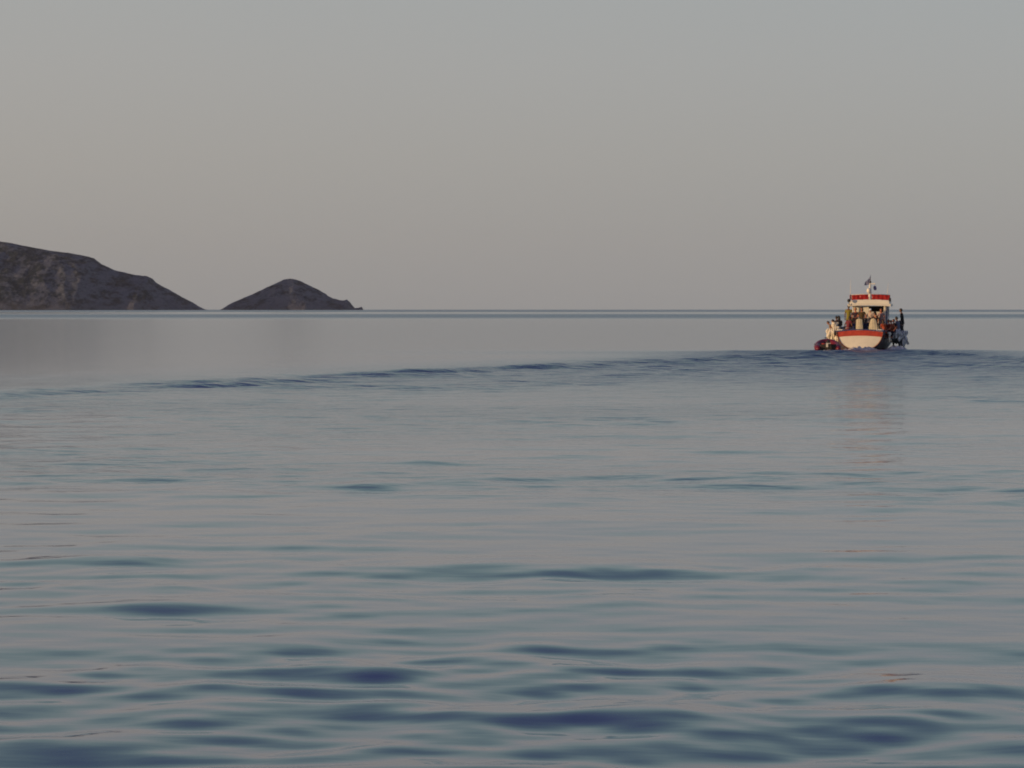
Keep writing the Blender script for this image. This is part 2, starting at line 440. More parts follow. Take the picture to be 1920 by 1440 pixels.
ISLET = [(413, 580.6), (420, 577), (432, 569), (450, 561), (480, 548), (500, 538), (520, 529), (530, 524), (541, 521.5), (553, 523), (566, 528),
         (580, 535), (597, 543), (606, 548), (614, 554), (624, 559), (636, 562), (645, 563), (650, 561), (655, 565),
         (660, 572), (665, 577), (672, 576.6), (678, 574.5), (681, 580.6)]
build_island('headland', 'long dark scrub covered headland sloping down to the sea', HEADLAND, 8800, 700, 2.0)
build_island('island', 'small cone shaped rocky island with low tail of rock', ISLET, 9000, 260, 7.0)

# ------------------------------------------------------------------ materials of the boat
white = mat('cream_white_paint', (.80, .76, .66), .42, .05, 3, .45, bump=.05)
grey_white = mat('weathered_white_paint', (.66, .64, .60), .5, .12, 4, .4)
hullside = mat('dark_hull_paint', (.12, .11, .125), .45, .2, 4, .4)
red = mat('red_paint', (.50, .060, .035), .5, .18, 5, .4)
redcloth = mat('red_canvas', (.36, .022, .022), .8, .15, 6, .2, bump=.3)
oxide = mat('red_brown_antifouling', (.23, .065, .035), .7, .2, 5, .3)
blue = mat('blue_paint', (.055, .075, .20), .45, .2, 6, .4)
wood = mat('weathered_deck_wood', (.22, .15, .09), .7, .25, 10, .3)
black = mat('black_rubber', (.02, .02, .024), .6, .2, 10, .4)
steel = mat('steel_tube', (.55, .55, .55), .3, .1, 10, .5, metal=.9)
cream = mat('cream_cover_cloth', (.62, .55, .40), .85, .14, 5, .2, bump=.3)
sheet = mat('cream_bed_sheet', (.80, .74, .62), .9, .08, 5, .1, bump=.2)
greysheet = mat('grey_white_sheet', (.80, .80, .80), .9, .2, 5, .1, c2=(.30, .31, .34), bump=.3)
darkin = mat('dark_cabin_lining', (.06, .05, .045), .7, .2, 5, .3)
glass = bpy.data.materials.new('window_glass'); glass.use_nodes = True
_p = glass.node_tree.nodes['Principled BSDF']; _p.inputs['Base Color'].default_value = (.02, .03, .035, 1); _p.inputs['Roughness'].default_value = .06
lampred = mat('port_light_red', (.25, .03, .03), .3, .05)

# ------------------------------------------------------------------ the boat
boat = empty('excursion_boat', BOAT)
tag(boat, 'small white wooden excursion boat with red trim crowded with people, seen from astern', 'boat')
LOA = 11.0
def half_beam(y):
    t = y / LOA
    a = [(0, 1.52), (.08, 1.68), (.18, 1.88), (.3, 2.06), (.45, 2.14), (.6, 2.05), (.75, 1.75), (.88, 1.02), (.96, .42), (1.0, .05)]
    return float(np.interp(t, [q[0] for q in a], [q[1] for q in a]))
def sheer(y):
    t = y / LOA
    return 1.30 + .02 * t + .95 * max(0, t - .35) ** 1.8
def section(y, zlo=-.45, n=14):
    """points from keel to gunwale on the starboard side: rounded bilge"""
    b = half_beam(y); s = sheer(y); pts = []; zlo = zlo + .56 * max(0, 1 - y / 2.2) ** 1.5
    t = y / LOA; kz = zlo + .3 * max(0, t - .8) / .2
    for i in range(n + 1):
        a = i / n * math.pi / 2
        ex = .55 + .42 * t
        x = b * math.sin(a) ** ex * (.955 + .045 * i / n)
        z = kz + (s - kz) * (1 - math.cos(a)) ** (.92)
        pts.append((x, y, z))
    return pts
ys = [0, .25, .6, 1, 1.6, 2.3, 3.1, 4, 5, 6, 7, 8, 8.8, 9.6, 10.2, 10.7, 11]
def hull():
    g = MB()
    for sgn in (1, -1):
        P = [[(sgn * x, y, z) for x, y, z in section(y)] for y in ys]
        g.grid(P, 0, sgn < 0)
    for k, f in enumerate(g.f):
        z = sum(g.v[i][2] for i in f) / len(f); y = sum(g.v[i][1] for i in f) / len(f)
        g.m[k] = 1 if z < .12 else 0
    return g.build('hull', [hullside, oxide], boat, True)
hull()
# transom: flat board in the outline of the section
def transom(zmin, zmax, name, m, y, inset=0.0, th=.05):
    sec = section(0, n=40)
    pts = [(max(0, x - inset), z) for x, yy, z in sec]
    zs = np.array([p[1] for p in pts]); xs_ = np.array([p[0] for p in pts])
    zz = np.linspace(max(zmin, zs[0]), zmax, 15); ww = np.interp(zz, zs, xs_)
    A = []
    nu = 16
    for z, b in zip(zz, ww):
        row = []
        for u in np.linspace(-1, 1, nu + 1):
            crown = .13 * (1 - u * u) * max(0, (z - .2) / 1.1)
            row.append((u * b, y - .05 * (1 - u * u), z + crown))
        A.append(row)
    g = MB(); g.slab(A, th)
    return g.build(name, m, boat, False)
transom(.13, .93, 'transom', white, -.005)
transom(.925, 1.25, 'transom_band', red, -.03, th=.075)
transom(.1, .132, 'transom_bottom', oxide, -.012, th=.052)
# plank seams on the transom as thin recessed battens are too fine; the rub rail frames it
g = MB(); sec = section(0, n=24)
pts = [(x + .012, -.05, z) for x, y, z in sec if z > -.1]
g.tube(pts, .028, 6).build('transom_edge', oxide, boat, True)
MB().tube([(-x, y, z) for x, y, z in pts], .028, 6).build('transom_edge', oxide, boat, True)
# gunwale cap
def cap(y0, y1, zoff, wd, th, name, m):
    g = MB(); yy = [y0 + (y1 - y0) * i / 24 for i in range(25)]
    for sg in (1, -1):
        A = [[(sg * (half_beam(y) + .04 - wd), y, sheer(y) + zoff), (sg * (half_beam(y) + .04), y, sheer(y) + zoff)] for y in yy]
        g.slab(A, th * sg)
    return g.build(name, m, boat)
cap(0.0, LOA - .15, .05, .17, .055, 'gunwale', blue)
g = MB(); A = []
for u in np.linspace(-1, 1, 17):
    z = 1.27 + .115 * (1 - u * u)
    A.append([(u * 1.55, -.09, z), (u * 1.55, .13, z)])
g.slab(A, .07).build('stern_rail', blue, boat)
# rubbing strake along the sides
for sg in (1, -1):
    MB().tube([(sg * (half_beam(y) + .03), y, sheer(y) - .30) for y in ys[:-1]], .035, 6).build('rubbing_strake', oxide, boat, True)
# deck
g = MB(); A = [[(u * (half_beam(y) - .06), y, (1.0 if y < 3 else 1.0)) for u in np.linspace(-1, 1, 7)] for y in np.linspace(.08, 7.4, 12)]
g.slab(A, .04).build('deck', wood, boat)
g = MB(); A = [[(u * (half_beam(y) - .05), y, sheer(y) - .05 + .1 * (1 - u * u)) for u in np.linspace(-1, 1, 9)] for y in np.linspace(7.42, 10.8, 12)]
g.slab(A, .04).build('foredeck', wood, boat)
# wheelhouse
CY0, CY1, CW = 3.2, 5.9, 1.16
CX = loc(1631, 590, CY0).x
def zof(py, yl): return loc(1631, py, yl).z
zr = zof(573.5, CY0)
house = empty('cabin', BOAT); house.parent = boat; house.matrix_parent_inverse = Matrix(); house.matrix_basis = Matrix()
g = MB(); wt = .06; z0 = 1.0
ox0 = loc(1629, 580, CY0).x; ox1 = loc(1657, 580, CY0).x
oz0 = zof(584.5, CY0); oz1 = zof(574.5, CY0); xl, xr = CX - CW, CX + CW
g.box(((xl + ox0) / 2, CY0, (z0 + zr) / 2), (ox0 - xl, wt, zr - z0))
g.box(((ox0 + ox1) / 2, CY0, (z0 + oz0) / 2), (ox1 - ox0, wt, oz0 - z0))
g.box(((ox0 + ox1) / 2, CY0, (oz1 + zr) / 2), (ox1 - ox0, wt, zr - oz1))
g.box(((ox1 + xr) / 2, CY0, (z0 + zr) / 2), (xr - ox1, wt, zr - z0))
g.build('rear_wall', white, house)
for sg, xx in ((-1, xl), (1, xr)):
    g = MB(); L0, L1 = CY0 + wt / 2, CY1
    w0, w1 = 2.35, 2.85
    for (a, b) in ((L0, 3.7), (4.5, 4.7), (5.5, L1)):
        g.box((xx, (a + b) / 2, (w0 + w1) / 2), (wt, b - a, w1 - w0))
    g.box((xx, (L0 + L1) / 2, (z0 + w0) / 2), (wt, L1 - L0, w0 - z0)); g.box((xx, (L0 + L1) / 2, (w1 + zr) / 2), (wt, L1 - L0, zr - w1))
    g.build('side_wall', grey_white, house)
    for a, b in ((3.7, 4.5), (4.7, 5.5)):
        MB().box((xx, (a + b) / 2, (w0 + w1) / 2), (.012, b - a - .004, w1 - w0 - .004)).build('window', glass, house)
g = MB(); g.box((CX, CY1, (z0 + 2.3) / 2), (2 * CW, wt, 2.3 - z0))
for a, b in ((xl, xl + .12), (CX - .42, CX - .34), (CX + .34, CX + .42), (xr - .12, xr)): g.box(((a + b) / 2, CY1, (2.3 + zr) / 2), (b - a, wt, zr - 2.3))
g.build('front_wall', grey_white, house)
MB().box((CX, CY1 + .01, (2.3 + zr) / 2), (2 * CW - .1, .012, zr - 2.3)).build('windscreen', glass, house)
# dark fittings inside: wheel stand and a curtain
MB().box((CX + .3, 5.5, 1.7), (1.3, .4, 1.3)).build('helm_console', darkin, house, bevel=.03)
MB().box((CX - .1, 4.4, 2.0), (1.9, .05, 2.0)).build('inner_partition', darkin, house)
g = MB(); fr = .035
g.box(((ox0 + ox1) / 2, CY0 - .04, oz1 + .01), (ox1 - ox0 + .1, .05, fr)); g.box(((ox0 + ox1) / 2, CY0 - .04, oz0 - .01), (ox1 - ox0 + .1, .05, fr))
g.build('window_frame', grey_white, house)
# roof: two stepped crowned slabs
roofx = loc(1630, 570, CY0 - .3).x
def roof_slab(name, zlo, th, hw, y0, y1, m, crown=.07, par=None):
    g = MB(); A = []
    for y in np.linspace(y0, y1, 5):
        A.append([(roofx + u * hw, y, zlo + crown * (1 - u * u)) for u in np.linspace(-1, 1, 15)])
    return g.slab(A, -th).build(name, m, par or boat)
RY = CY0 - .45
rl = roof_slab('roof', zof(573.4, RY) - .04, .17, 1.44, RY - .10, CY1 + .2, white, .07, house)
roof_slab('roof_rim', zof(568.0, RY) - .075, .23, 1.33, RY + .06, CY1 + .1, white, .07, house)
# red canvas dodger in two panels on the roof with the mast between
def dodger(px0, px1, name):
    a = loc(px0, 556, RY + .1).x; b = loc(px1, 556, RY + .1).x
    g = MB(); A = []
    for k in range(9):
        z = zof(561.6, RY + .1) + (zof(552.2, RY + .1) - zof(561.6, RY + .1)) * k / 8 
        row = []
        for x in np.linspace(a, b, 19):
            u = (x - roofx) / 1.36
            row.append((x, RY + .12 + .012 * math.sin(x * 23) + .02 * math.sin(x * 9 + k * .6), z + .055 * (1 - u * u) - .05))
        A.append(row)
    g.slab(A, .05)
    return g.build(name, redcloth, boat)
dodger(1597, 1628.3, 'canvas_dodger'); dodger(1634.3, 1667.5, 'canvas_dodger')
for sg in (-1, 1):
    g = MB(); x = roofx + sg * 1.30
    A = [[(x, y, zof(561.6, RY) + .0 + dz) for y in np.linspace(RY + .2, RY + 2.6, 6)] for dz in (0, .16, .32)]
    g.slab(A, .03).build('canvas_side', redcloth, boat)
g = MB()
zt = zof(552.0, RY + .1)
for xx in (1597, 1613, 1628, 1635, 1652, 1667):
    p = loc(xx, 560, RY + .14); g.tube([(p.x, RY + .15, p.z - .06), (p.x, RY + .15, zt + .02)], .016, 6)
g.tube([(loc(1597, 552, RY + .15).x, RY + .15, zt - .03), (roofx, RY + .15, zt + .04), (loc(1667, 552, RY + .15).x, RY + .15, zt - .03)], .018, 6)
g.build('top_rail', grey_white, boat, True)
# mast
MY = 3.9
mb = loc(1631, 561, MY); mt = loc(1631.5, 531, MY)
g = MB(); g.tube([(mb.x, MY, mb.z - .15), (mb.x, MY, mb.z + .35), (mb.x, MY, mb.z + .75), (mt.x, MY, mt.z)], [.15, .13, .09, .065], 12)
mast = g.build('mast', white, boat, True)
p = loc(1629, 545, MY - .15)
g = MB(); g.ball((p.x, MY - .16, p.z), (.15, .15, .19)); g.build('radar_dome', white, boat, True)
p0 = loc(1632.5, 532, MY); p1 = loc(1641.5, 532, MY)
g = MB(); g.box(((p0.x + p1.x) / 2, MY, p0.z), (p1.x - p0.x, .09, .075)); g.build('crossbar', white, boat, bevel=.012)
q = loc(1632.3, 515.5, MY)
MB().tube([(mt.x, MY, mt.z - .02), (mt.x + .02, MY, mt.z + .12), (q.x, MY, q.z)], [.03, .02, .012], 6).build('flagpole', black, boat, True)
MB().ball((mt.x + .02, MY, mt.z + .08), .07, 10, 6).build('mast_light', black, boat, True)
# national flag: nine blue and white stripes with a cross in the canton, drooping
fb = mat('flag_blue', (.022, .030, .15), .8, .1, 20); fw = mat('flag_white', (.22, .24, .32), .8, .05, 20)
g = MB(); NU, NV = 27, 18
top = loc(1632, 518, MY); bot = loc(1631.4, 531.5, MY); tipb = loc(1620.5, 534.5, MY + .2); tipt = loc(1622.5, 528, MY + .2)
for s_ in (0, .008):
    pts = []
    for j in range(NV + 1):
        for i in range(NU + 1):
            u = i / NU; v = j / NV
            a = top.lerp(tipt, u) if True else None; b = bot.lerp(tipb, u)
            p = a.lerp(b, v); fold = .07 * math.sin(u * 9 + v * 2.0) * u ** .4
            pts.append((p.x + .02 * math.sin(v * 11) * u, p.y + fold + s_, p.z - .06 * math.sin(u * math.pi)))
    o0 = len(g.v); g.v += pts
    for j in range(NV):
        for i in range(NU):
            st = j // 2
            if j < 10 and i < 10: mi = 1 if (4 <= j < 6 or 4 <= i < 6) else 0
            else: mi = 0 if st % 2 == 0 else 1
            a = o0 + j * (NU + 1) + i
            g.f.append((a, a + 1, a + NU + 2, a + NU + 1)); g.m.append(mi)
fl = g.build('flag', [fb, fw], None, True, M=BOAT)
tag(fl, 'blue and white striped flag with white cross drooping from the masthead pole', 'flag')
c = loc(1640.3, 540, MY)
g = MB(); A = []
for j in range(9):
    v = j / 8; row = []
    wdt = .11 * (math.sin(math.pi * (.12 + .80 * v))) ** .6
    for i in range(6):
        u = i / 5 * 2 - 1
        row.append((c.x + u * wdt + .02 * v, MY + .03 * math.sin(u * 3 + v * 5), c.z + .14 - .29 * v))
    A.append(row)
pen = g.slab(A, .012).build('pennant', fb, None, True, M=BOAT)
tag(pen, 'small plain blue pennant hanging under the mast crossbar', 'pennant')
g = MB(); g.tube([(c.x, MY, p1.z - .03), (c.x, MY + .01, c.z + .145)], .007, 5); g.build('halyard', black, boat)
# whip aerials
for (xa, ya, xb, yb, nm) in ((1594.3, 561, 1595.3, 523, 'aerial'), (1662.5, 562, 1665.5, 530, 'aerial')):
    a = loc(xa, ya, RY + .3); b = loc(xb, yb, RY + .3)
    m_ = a.lerp(b, .45)
    g = MB(); g.tube([(a.x, a.y, a.z - .1), tuple(m_), tuple(b)], [.024, .018, .008], 6); g.build(nm, white, boat, True)
# round lamps at the roof corners
p = loc(1591.8, 563.6, RY - .2)
g = MB(); g.ball(tuple(p), (.12, .09, .12)); g.build('searchlight', black, boat, True)
MB().tube([tuple(p), (p.x + .02, p.y, p.z - .3), (p.x + .16, p.y + .1, p.z - .3)], .02, 6).build('searchlight_bracket', black, boat, True)
p = loc(1668.5, 562, RY + .1)
MB().box(tuple(p), (.15, .16, .24)).build('navigation_light', black, boat, bevel=.03)
# posts carrying the roof overhang, on the side deck
for px_, mm in ((1658.8, white), (1662.4, blue), (1599.5, white)):  # the blue post has the corner's bluish shade put into its colour
    a = loc(px_, 580, RY + .1)
    MB().tube([(a.x, RY + .12, 1.02), (a.x, RY + .12, zof(573.4, RY) - .01)], .045, 8).build('roof_post', mm, boat, True)
p = loc(1591.0, 572.5, RY + .05)
MB().box((p.x + .16, RY + .3, p.z), (.36, .5, .06)).build('roof_bracket', white, boat)
# handrail aft of the cabin where people lean
zrl = loc(1618, 597.2, 1.35).z
g = MB(); a = loc(1604, 597, 1.35).x; b = loc(1650, 597, 1.35).x
g.tube([(a, 1.35, zrl), (b, 1.35, zrl)], .03, 8)
for x in np.linspace(a + .05, b - .05, 4): g.tube([(x, 1.35, 1.02), (x, 1.35, zrl)], .022, 6)
g.build('handrail', black, boat, True)
# benches along the sides
for sg in (-1, 1):
    g = MB()
    for y in np.linspace(.5, 2.7, 6):
        pass
    g.box((sg * 1.35, 1.4, 1.22), (.4, 2.3, .44)); g.build('bench', white, boat, bevel=.02)
g = MB(); g.box((0, .38, 1.1), (2.2, .36, .2)); g.build('stern_bench', white, boat, bevel=.02)
# stern fittings
for x in (-1.2, 1.15):
    MB().tube([(x, .03, 1.33), (x, .03, 1.47)], .04, 8).build('bollard', steel, boat, True)

# seats with cloth covers
def seat(px, py0, py1, wpx, yl, label, taper):
    c = loc(px, py1, yl); t = loc(px, py0, yl)
    wd = wpx / 28.0
    M = BOAT @ Matrix.Translation((c.x, yl, 1.0)); r_ = empty('deck_seat', M); tag(r_, label, 'seat', 'cloth covered seats at the stern')
    H = t.z - 1.0
    g = MB(); A = []
    for k in range(13):
        v = k / 12; ww = wd / 2 * (1 - taper * v ** 2.2) * (1 if v < .93 else .93); zz = .34 + (H - .34) * v
        if k == 12: zz -= .01
        row = []
        for u in np.linspace(-1, 1, 13):
            fold = .012 * math.sin(u * 11 + v * 3)
            row.append((u * ww, -.05 * (1 - u * u) + fold - .02, zz - .07 * u * u * v))
        A.append(row)
    g.slab(A, .09).build('backrest', cream, r_, True)
    g = MB(); g.box((0, .25, .42), (wd * .95, .46, .1)); g.build('cushion', cream, r_, bevel=.02)
    for sx_ in (-1, 1):
        for sy_ in (.03, .44):
            MB().tube([(sx_ * wd * .4, sy_, 0), (sx_ * wd * .4, sy_, .38)], .02, 6).build('leg', steel, r_, True)
    return r_
seat(1611.3, 597.2, 619, 12.6, .62, 'cream cloth covered seat back with flat top, left of the two at the stern', .04)
seat(1637.3, 596.6, 619, 16.5, .62, 'wider cream cloth covered seat with rounded shoulders, right of the two at the stern', .42)

# ------------------------------------------------------------------ people
SKIN = {'tan': mat('skin_tan', (.45, .20, .11), .55, .08, 12, .35), 'fair': mat('skin_fair', (.62, .33, .21), .55, .08, 12, .35),
        'dark': mat('skin_brown', (.18, .085, .05), .55, .08, 12, .35), 'sunburnt': mat('skin_sunburnt', (.52, .17, .09), .55, .08, 12, .35)}
HAIR = {'black': mat('hair_black', (.02, .016, .015), .6, .2, 40), 'brown': mat('hair_brown', (.07, .038, .025), .6, .2, 40), 'blond': mat('hair_blond', (.42, .26, .11), .6, .15, 40),
        'grey': mat('hair_grey', (.3, .28, .26), .6, .15, 40)}
eye_w = mat('eye_white', (.6, .58, .55), .3, .02); lip = mat('lip', (.32, .09, .07), .5, .05)
_cl = {}
def cloth(c):
    k = tuple(round(x, 3) for x in c)
    if k not in _cl: _cl[k] = mat('clothing_cloth', k, .88, .14, 9, .15, bump=.25)
    return _cl[k]
_skin_jobs = []
def skin_mesh(name, verts, edges, radii, m, parent, M, root=0, sub=1):
    me = bpy.data.meshes.new(name); me.from_pydata([tuple(v) for v in verts], edges, [])
    o = bpy.data.objects.new(name, me); col.objects.link(o)
    bm = bmesh.new(); bm.from_mesh(me); bm.verts.ensure_lookup_table()
    lay = bm.verts.layers.skin.verify()
    for i, v in enumerate(bm.verts):
        r_ = radii[i]; v[lay].radius = r_ if isinstance(r_, tuple) else (r_, r_); v[lay].use_root = (i == root)
    bm.to_mesh(me); bm.free()
    s = o.modifiers.new('skin', 'SKIN'); s.use_smooth_shade = True
    if sub: o.modifiers.new('sub', 'SUBSURF').levels = sub; o.modifiers['sub'].render_levels = sub
    if parent: o.parent = parent
    o.matrix_basis = M
    _skin_jobs.append((o, m))
    return o

def person(label, foot, face, H=1.72, pose='stand', lean=0, skin='tan', hair='brown', hairlen='short', shirt=(.3, .3, .3), legs=(.1, .1, .12),
           arms=((-.2, 0, -1, .1, .5, -.8), (.2, 0, -1, .1, .5, -.8)), sleeve='short', turn=0, cap=None, group='people aboard the boat', side=0, nod=0, stripes=None, robe=None, spread=.0):
    """foot: boat-local point under the feet (standing) or on the seat (sitting); face: bearing in degrees, 0 looks to the bow, 180 astern.
       arms: per side upper-arm direction and forearm direction in the torso's frame"""
    s = H / 1.75
    M = BOAT @ Matrix.Translation(foot) @ Matrix.Rotation(-R(face), 4, 'Z') @ Matrix.Scale(s, 4)
    V = Vector
    if pose == 'stand': pz = .93
    else: pz = .11
    pel = V((0, 0, pz))
    T = Matrix.Translation(pel) @ Matrix.Rotation(R(side), 4, 'Y') @ Matrix.Rotation(-R(lean), 4, 'X')
    def t(x, y, z): return T @ V((x, y, z))
    vs = []; es = []; rr = []
    def add(p, r_, par=None):
        vs.append(V(p)); rr.append(r_)
        if par is not None: es.append((par, len(vs) - 1))
        return len(vs) - 1
    i_pel = add(pel, (.145, .105)); i_w = add(t(0, 0, .20), (.13, .095), i_pel); i_c = add(t(0, .0, .38), (.155, .11), i_w)
    i_s = add(t(0, -.01, .50), (.12, .08), i_c); i_n = add(t(0, .005, .58), .055, i_s); i_h = add(t(0, .02, .64), .052, i_n)
    shirt_v = [pel + V((0, 0, -.07)), pel, t(0, 0, .20), t(0, 0, .38), t(0, -.01, .50), t(0, 0, .545)]
    shirt_r = [(.165, .125), (.165, .125), (.15, .115), (.175, .13), (.14, .10), (.07, .07)]
    shirt_e = [(0, 1), (1, 2), (2, 3), (3, 4), (4, 5)]
    hands = []
    for k, sg in enumerate((-1, 1)):
        a = arms[k]
        sh = t(sg * .17, 0, .485); i_sh = add(sh, .062, i_s)
        up = (T.to_3x3() @ V(a[:3])).normalized(); fo = (T.to_3x3() @ V(a[3:])).normalized()
        e_ = sh + up * .28; i_e = add(e_, .042, i_sh); w_ = e_ + fo * .25; i_wr = add(w_, .028, i_e)
        pm = w_ + fo * .055; i_p = add(pm, (.040, .022), i_wr)
        side_v = fo.orthogonal().normalized(); nv = fo.cross(side_v)
        hands.append((w_, fo, side_v, nv, sg))
        b = len(shirt_v)
        shirt_v += [sh, sh + up * (.17 if sleeve == 'short' else .28)]; shirt_r += [.078, .066 if sleeve == 'short' else .056]; shirt_e += [(4, b), (b, b + 1)]
        if sleeve == 'long': shirt_v.append(e_ + fo * .2); shirt_r.append(.046); shirt_e.append((b + 1, b + 2))
    leg_v = [pel + V((0, 0, .07)), pel]; leg_r = [(.158, .118), (.168, .13)]; leg_e = [(0, 1)]
    feet = []
    for sg in (-1, 1):
        hp = pel + V((sg * .09, 0, -.04)); i_hp = add(hp, .085, i_pel)
        if pose == 'stand': kn = V((sg * (.10 + spread * .5), .02, .49)); an = V((sg * (.10 + spread), -.03, .09)); 
        elif pose == 'sit': kn = hp + V((sg * (.04 + spread), .42, .01)); an = kn + V((0, .02, -.42))
        else: kn = hp + V((sg * .03, .30, -.28)); an = kn + V((0, -.05, -.42))      # perched, legs hanging
        i_k = add(kn, .058, i_hp); i_a = add(an, .037, i_k)
        toe = an + V((0, .15, -.05)); i_t = add(an + V((0, .05, -.045)), .036, i_a); add(toe, (.038, .022), i_t)
        feet.append((an, toe))
        b = len(leg_v); leg_v += [hp, kn, an + (kn - an) * .12]; leg_r += [.105, .078, .058]; leg_e += [(1, b), (b, b + 1), (b + 1, b + 2)]
    body = skin_mesh('person', vs, es, rr, SKIN[skin], None, M)
    tag(body, label, 'person', group)
    # head with face, ears; hands with five fingers -> joined into the body once it is grown
    HM = T @ Matrix.Translation((0, .025, .735)) @ Matrix.Rotation(R(-turn), 4, 'Z') @ Matrix.Rotation(-R(nod), 4, 'X')
    g = MB()
    def shape(p):
        q = p.copy()
        if q.z < 0: f = 1 + .35 * q.z / .125; q.x *= f; q.y = q.y * (1 + .12 * q.z / .125) + .01 * (-q.z / .125)
        return HM @ q
    g.ball((0, 0, 0), (.078, .097, .122), 18, 14, 0, shape)
    g.add([HM @ V(p) for p in ((-.016, .088, -.03), (.016, .088, -.03), (0, .122, -.028), (0, .092, .025))], [(0, 1, 2), (0, 2, 3), (1, 3, 2)], 0)
    for sg in (-1, 1):
        g.ball((0, 0, 0), (.012, .022, .032), 8, 6, 0, lambda p, sg=sg: HM @ (p + V((sg * .078, .0, -.005))))
        g.ball((0, 0, 0), .013, 8, 6, 1, lambda p, sg=sg: HM @ (p + V((sg * .030, .084, .008))))
        g.ball((0, 0, 0), .007, 6, 4, 2, lambda p, sg=sg: HM @ (p + V((sg * .030, .095, .008))))
        g.ball((0, 0, 0), (.02, .006, .005), 8, 4, 2, lambda p, sg=sg: HM @ (p + V((sg * .030, .093, .03))))
    g.ball((0, 0, 0), (.024, .010, .009), 8, 5, 3, lambda p: HM @ (p + V((0, .083, -.058))))
    for (w_, fo, sv, nv, sg) in hands:
        pm = w_ + fo * .085
        for q, (off, ln) in enumerate(((-.030, .068), (-.010, .078), (.010, .073), (.030, .056))):
            a0 = pm + sv * off; a1 = a0 + fo * ln * .5 + nv * -.008; a2 = a0 + fo * ln * .9 + nv * -.028
            g.tube([a0 - fo * .02, a0, a1, a2], [.010, .010, .009, .006], 6)
        a0 = w_ + fo * .03 - sv * .03
        g.tube([a0, a0 - sv * .03 + fo * .03 - nv * .01, a0 - sv * .035 + fo * .06 - nv * .02], [.013, .011, .008], 6)
    body['_head'] = 1
    _heads.append((body, g, SKIN[skin], HAIR[hair]))
    # clothes
    if not robe:
        so = skin_mesh('shirt', shirt_v, shirt_e, shirt_r, stripes or cloth(shirt), body, Matrix(), 1)
    else:
        so = skin_mesh('shirt', shirt_v, shirt_e, [((q[0] * 1.12, q[1] * 1.12) if isinstance(q, tuple) else q * 1.35) for q in shirt_r], cloth(shirt), body, Matrix(), 1)
    skin_mesh('trousers', leg_v, leg_e, leg_r, cloth(legs), body, Matrix(), 1)
    for an, toe in feet:
        MB().ball(tuple((an + toe) / 2 + V((0, .01, -.012))), (.048, .125, .042), 10, 6).build('shoe', black, body, True).matrix_basis = Matrix()
    # hair or cap
    g3 = MB()
    def hs(p):
        q = p * (1.16 if hairlen == 'long' else 1.06); r_ = q.length
        # hairline: open over the face
        if q.y > .03 and q.z < .055: q = V((q.x * .86, min(q.y, .06), max(q.z, -.02) if q.z > -.02 else q.z * .6)); q.y = min(q.y, .045)
        elif q.z < -.05 and hairlen == 'short': q.z = -.05 + (q.z + .05) * .25
        elif q.z < -.03 and hairlen == 'long': q.z = q.z * 1.9; q.y = q.y - .02; q.x *= 1.05
        n_ = noise.noise(q * 30 + V((H * 10, 0, 0))) * .008
        return HM @ (q + q.normalized() * n_ + V((0, -.012, .012)))
    g3.ball((0, 0, 0), (.090, .106, .128), 18, 14, 0, hs)
    g3.build('hair', HAIR[hair], body, True).matrix_basis = Matrix()
    if cap:
        g4 = MB()
        def cp(p):
            q = p.copy(); q.z = max(q.z, .035)
            return HM @ (q + V((0, -.005, .015)))
        g4.ball((0, 0, 0), (.103, .118, .135), 16, 12, 0, cp)
        A = [[HM @ V((u * .075, .095 + v * .075 - .03 * u * u, .048 - .015 * v)) for u in (-1, -.5, 0, .5, 1)] for v in (0, .5, 1)]
        g4.slab(A, .008); g4.build('cap', cloth(cap), body, True).matrix_basis = Matrix()
    if robe:
        pass
    return body
_heads = []
def grow_all():
    bpy.context.view_layer.update()
    dg = bpy.context.evaluated_depsgraph_get()
    res = []
    for o, m in _skin_jobs:
        me = bpy.data.meshes.new_from_object(o.evaluated_get(dg)); res.append((o, m, me))
    for o, m, me in res:
        o.modifiers.clear(); o.data = me; me.materials.clear(); me.materials.append(m)
        me.polygons.foreach_set('use_smooth', [True] * len(me.polygons))
        me.polygons.foreach_set('material_index', [0] * len(me.polygons))
    for body, g, sm, hm in _heads:
        me = body.data; me.materials.append(eye_w); me.materials.append(hm); me.materials.append(lip)
        me2 = bpy.data.meshes.new('head'); me2.from_pydata([tuple(x) for x in g.v], [], g.f)
        me2.polygons.foreach_set('material_index', g.m); me2.polygons.foreach_set('use_smooth', [True] * len(g.f)); me2.update()
        bm = bmesh.new(); bm.from_mesh(me2); bmesh.ops.recalc_face_normals(bm, faces=bm.faces); bm.from_mesh(me); bm.to_mesh(me); bm.free()
        del body['_head']

stripe = bpy.data.materials.new('red_white_striped_cloth'); stripe.use_nodes = True
_n = stripe.node_tree; _w = _n.nodes.new('ShaderNodeTexWave'); _w.inputs['Scale'].default_value = 4.0; _w.bands_direction = 'X'
_t = _n.nodes.new('ShaderNodeTexCoord'); _r = _n.nodes.new('ShaderNodeValToRGB'); _r.color_ramp.interpolation = 'CONSTANT'
_r.color_ramp.elements[0].color = (.24, .06, .08, 1); _r.color_ramp.elements[1].color = (.50, .42, .38, 1); _r.color_ramp.elements[1].position = .5
_n.links.new(_t.outputs['Object'], _w.inputs[0]); _n.links.new(_w.outputs[0], _r.inputs[0]); _n.links.new(_r.outputs[0], _n.nodes['Principled BSDF'].inputs['Base Color'])
_n.nodes['Principled BSDF'].inputs['Roughness'].default_value = .9

def at_head(px, py_top, yl, H, pose='stand', extra=0):
    """feet (or seat) point so that the crown of the head meets photo pixel (px, py_top)"""
    p = loc(px, py_top, yl); h = H if pose == 'stand' else (.975 * H / 1.75)
    return (p.x, yl, p.z - h)

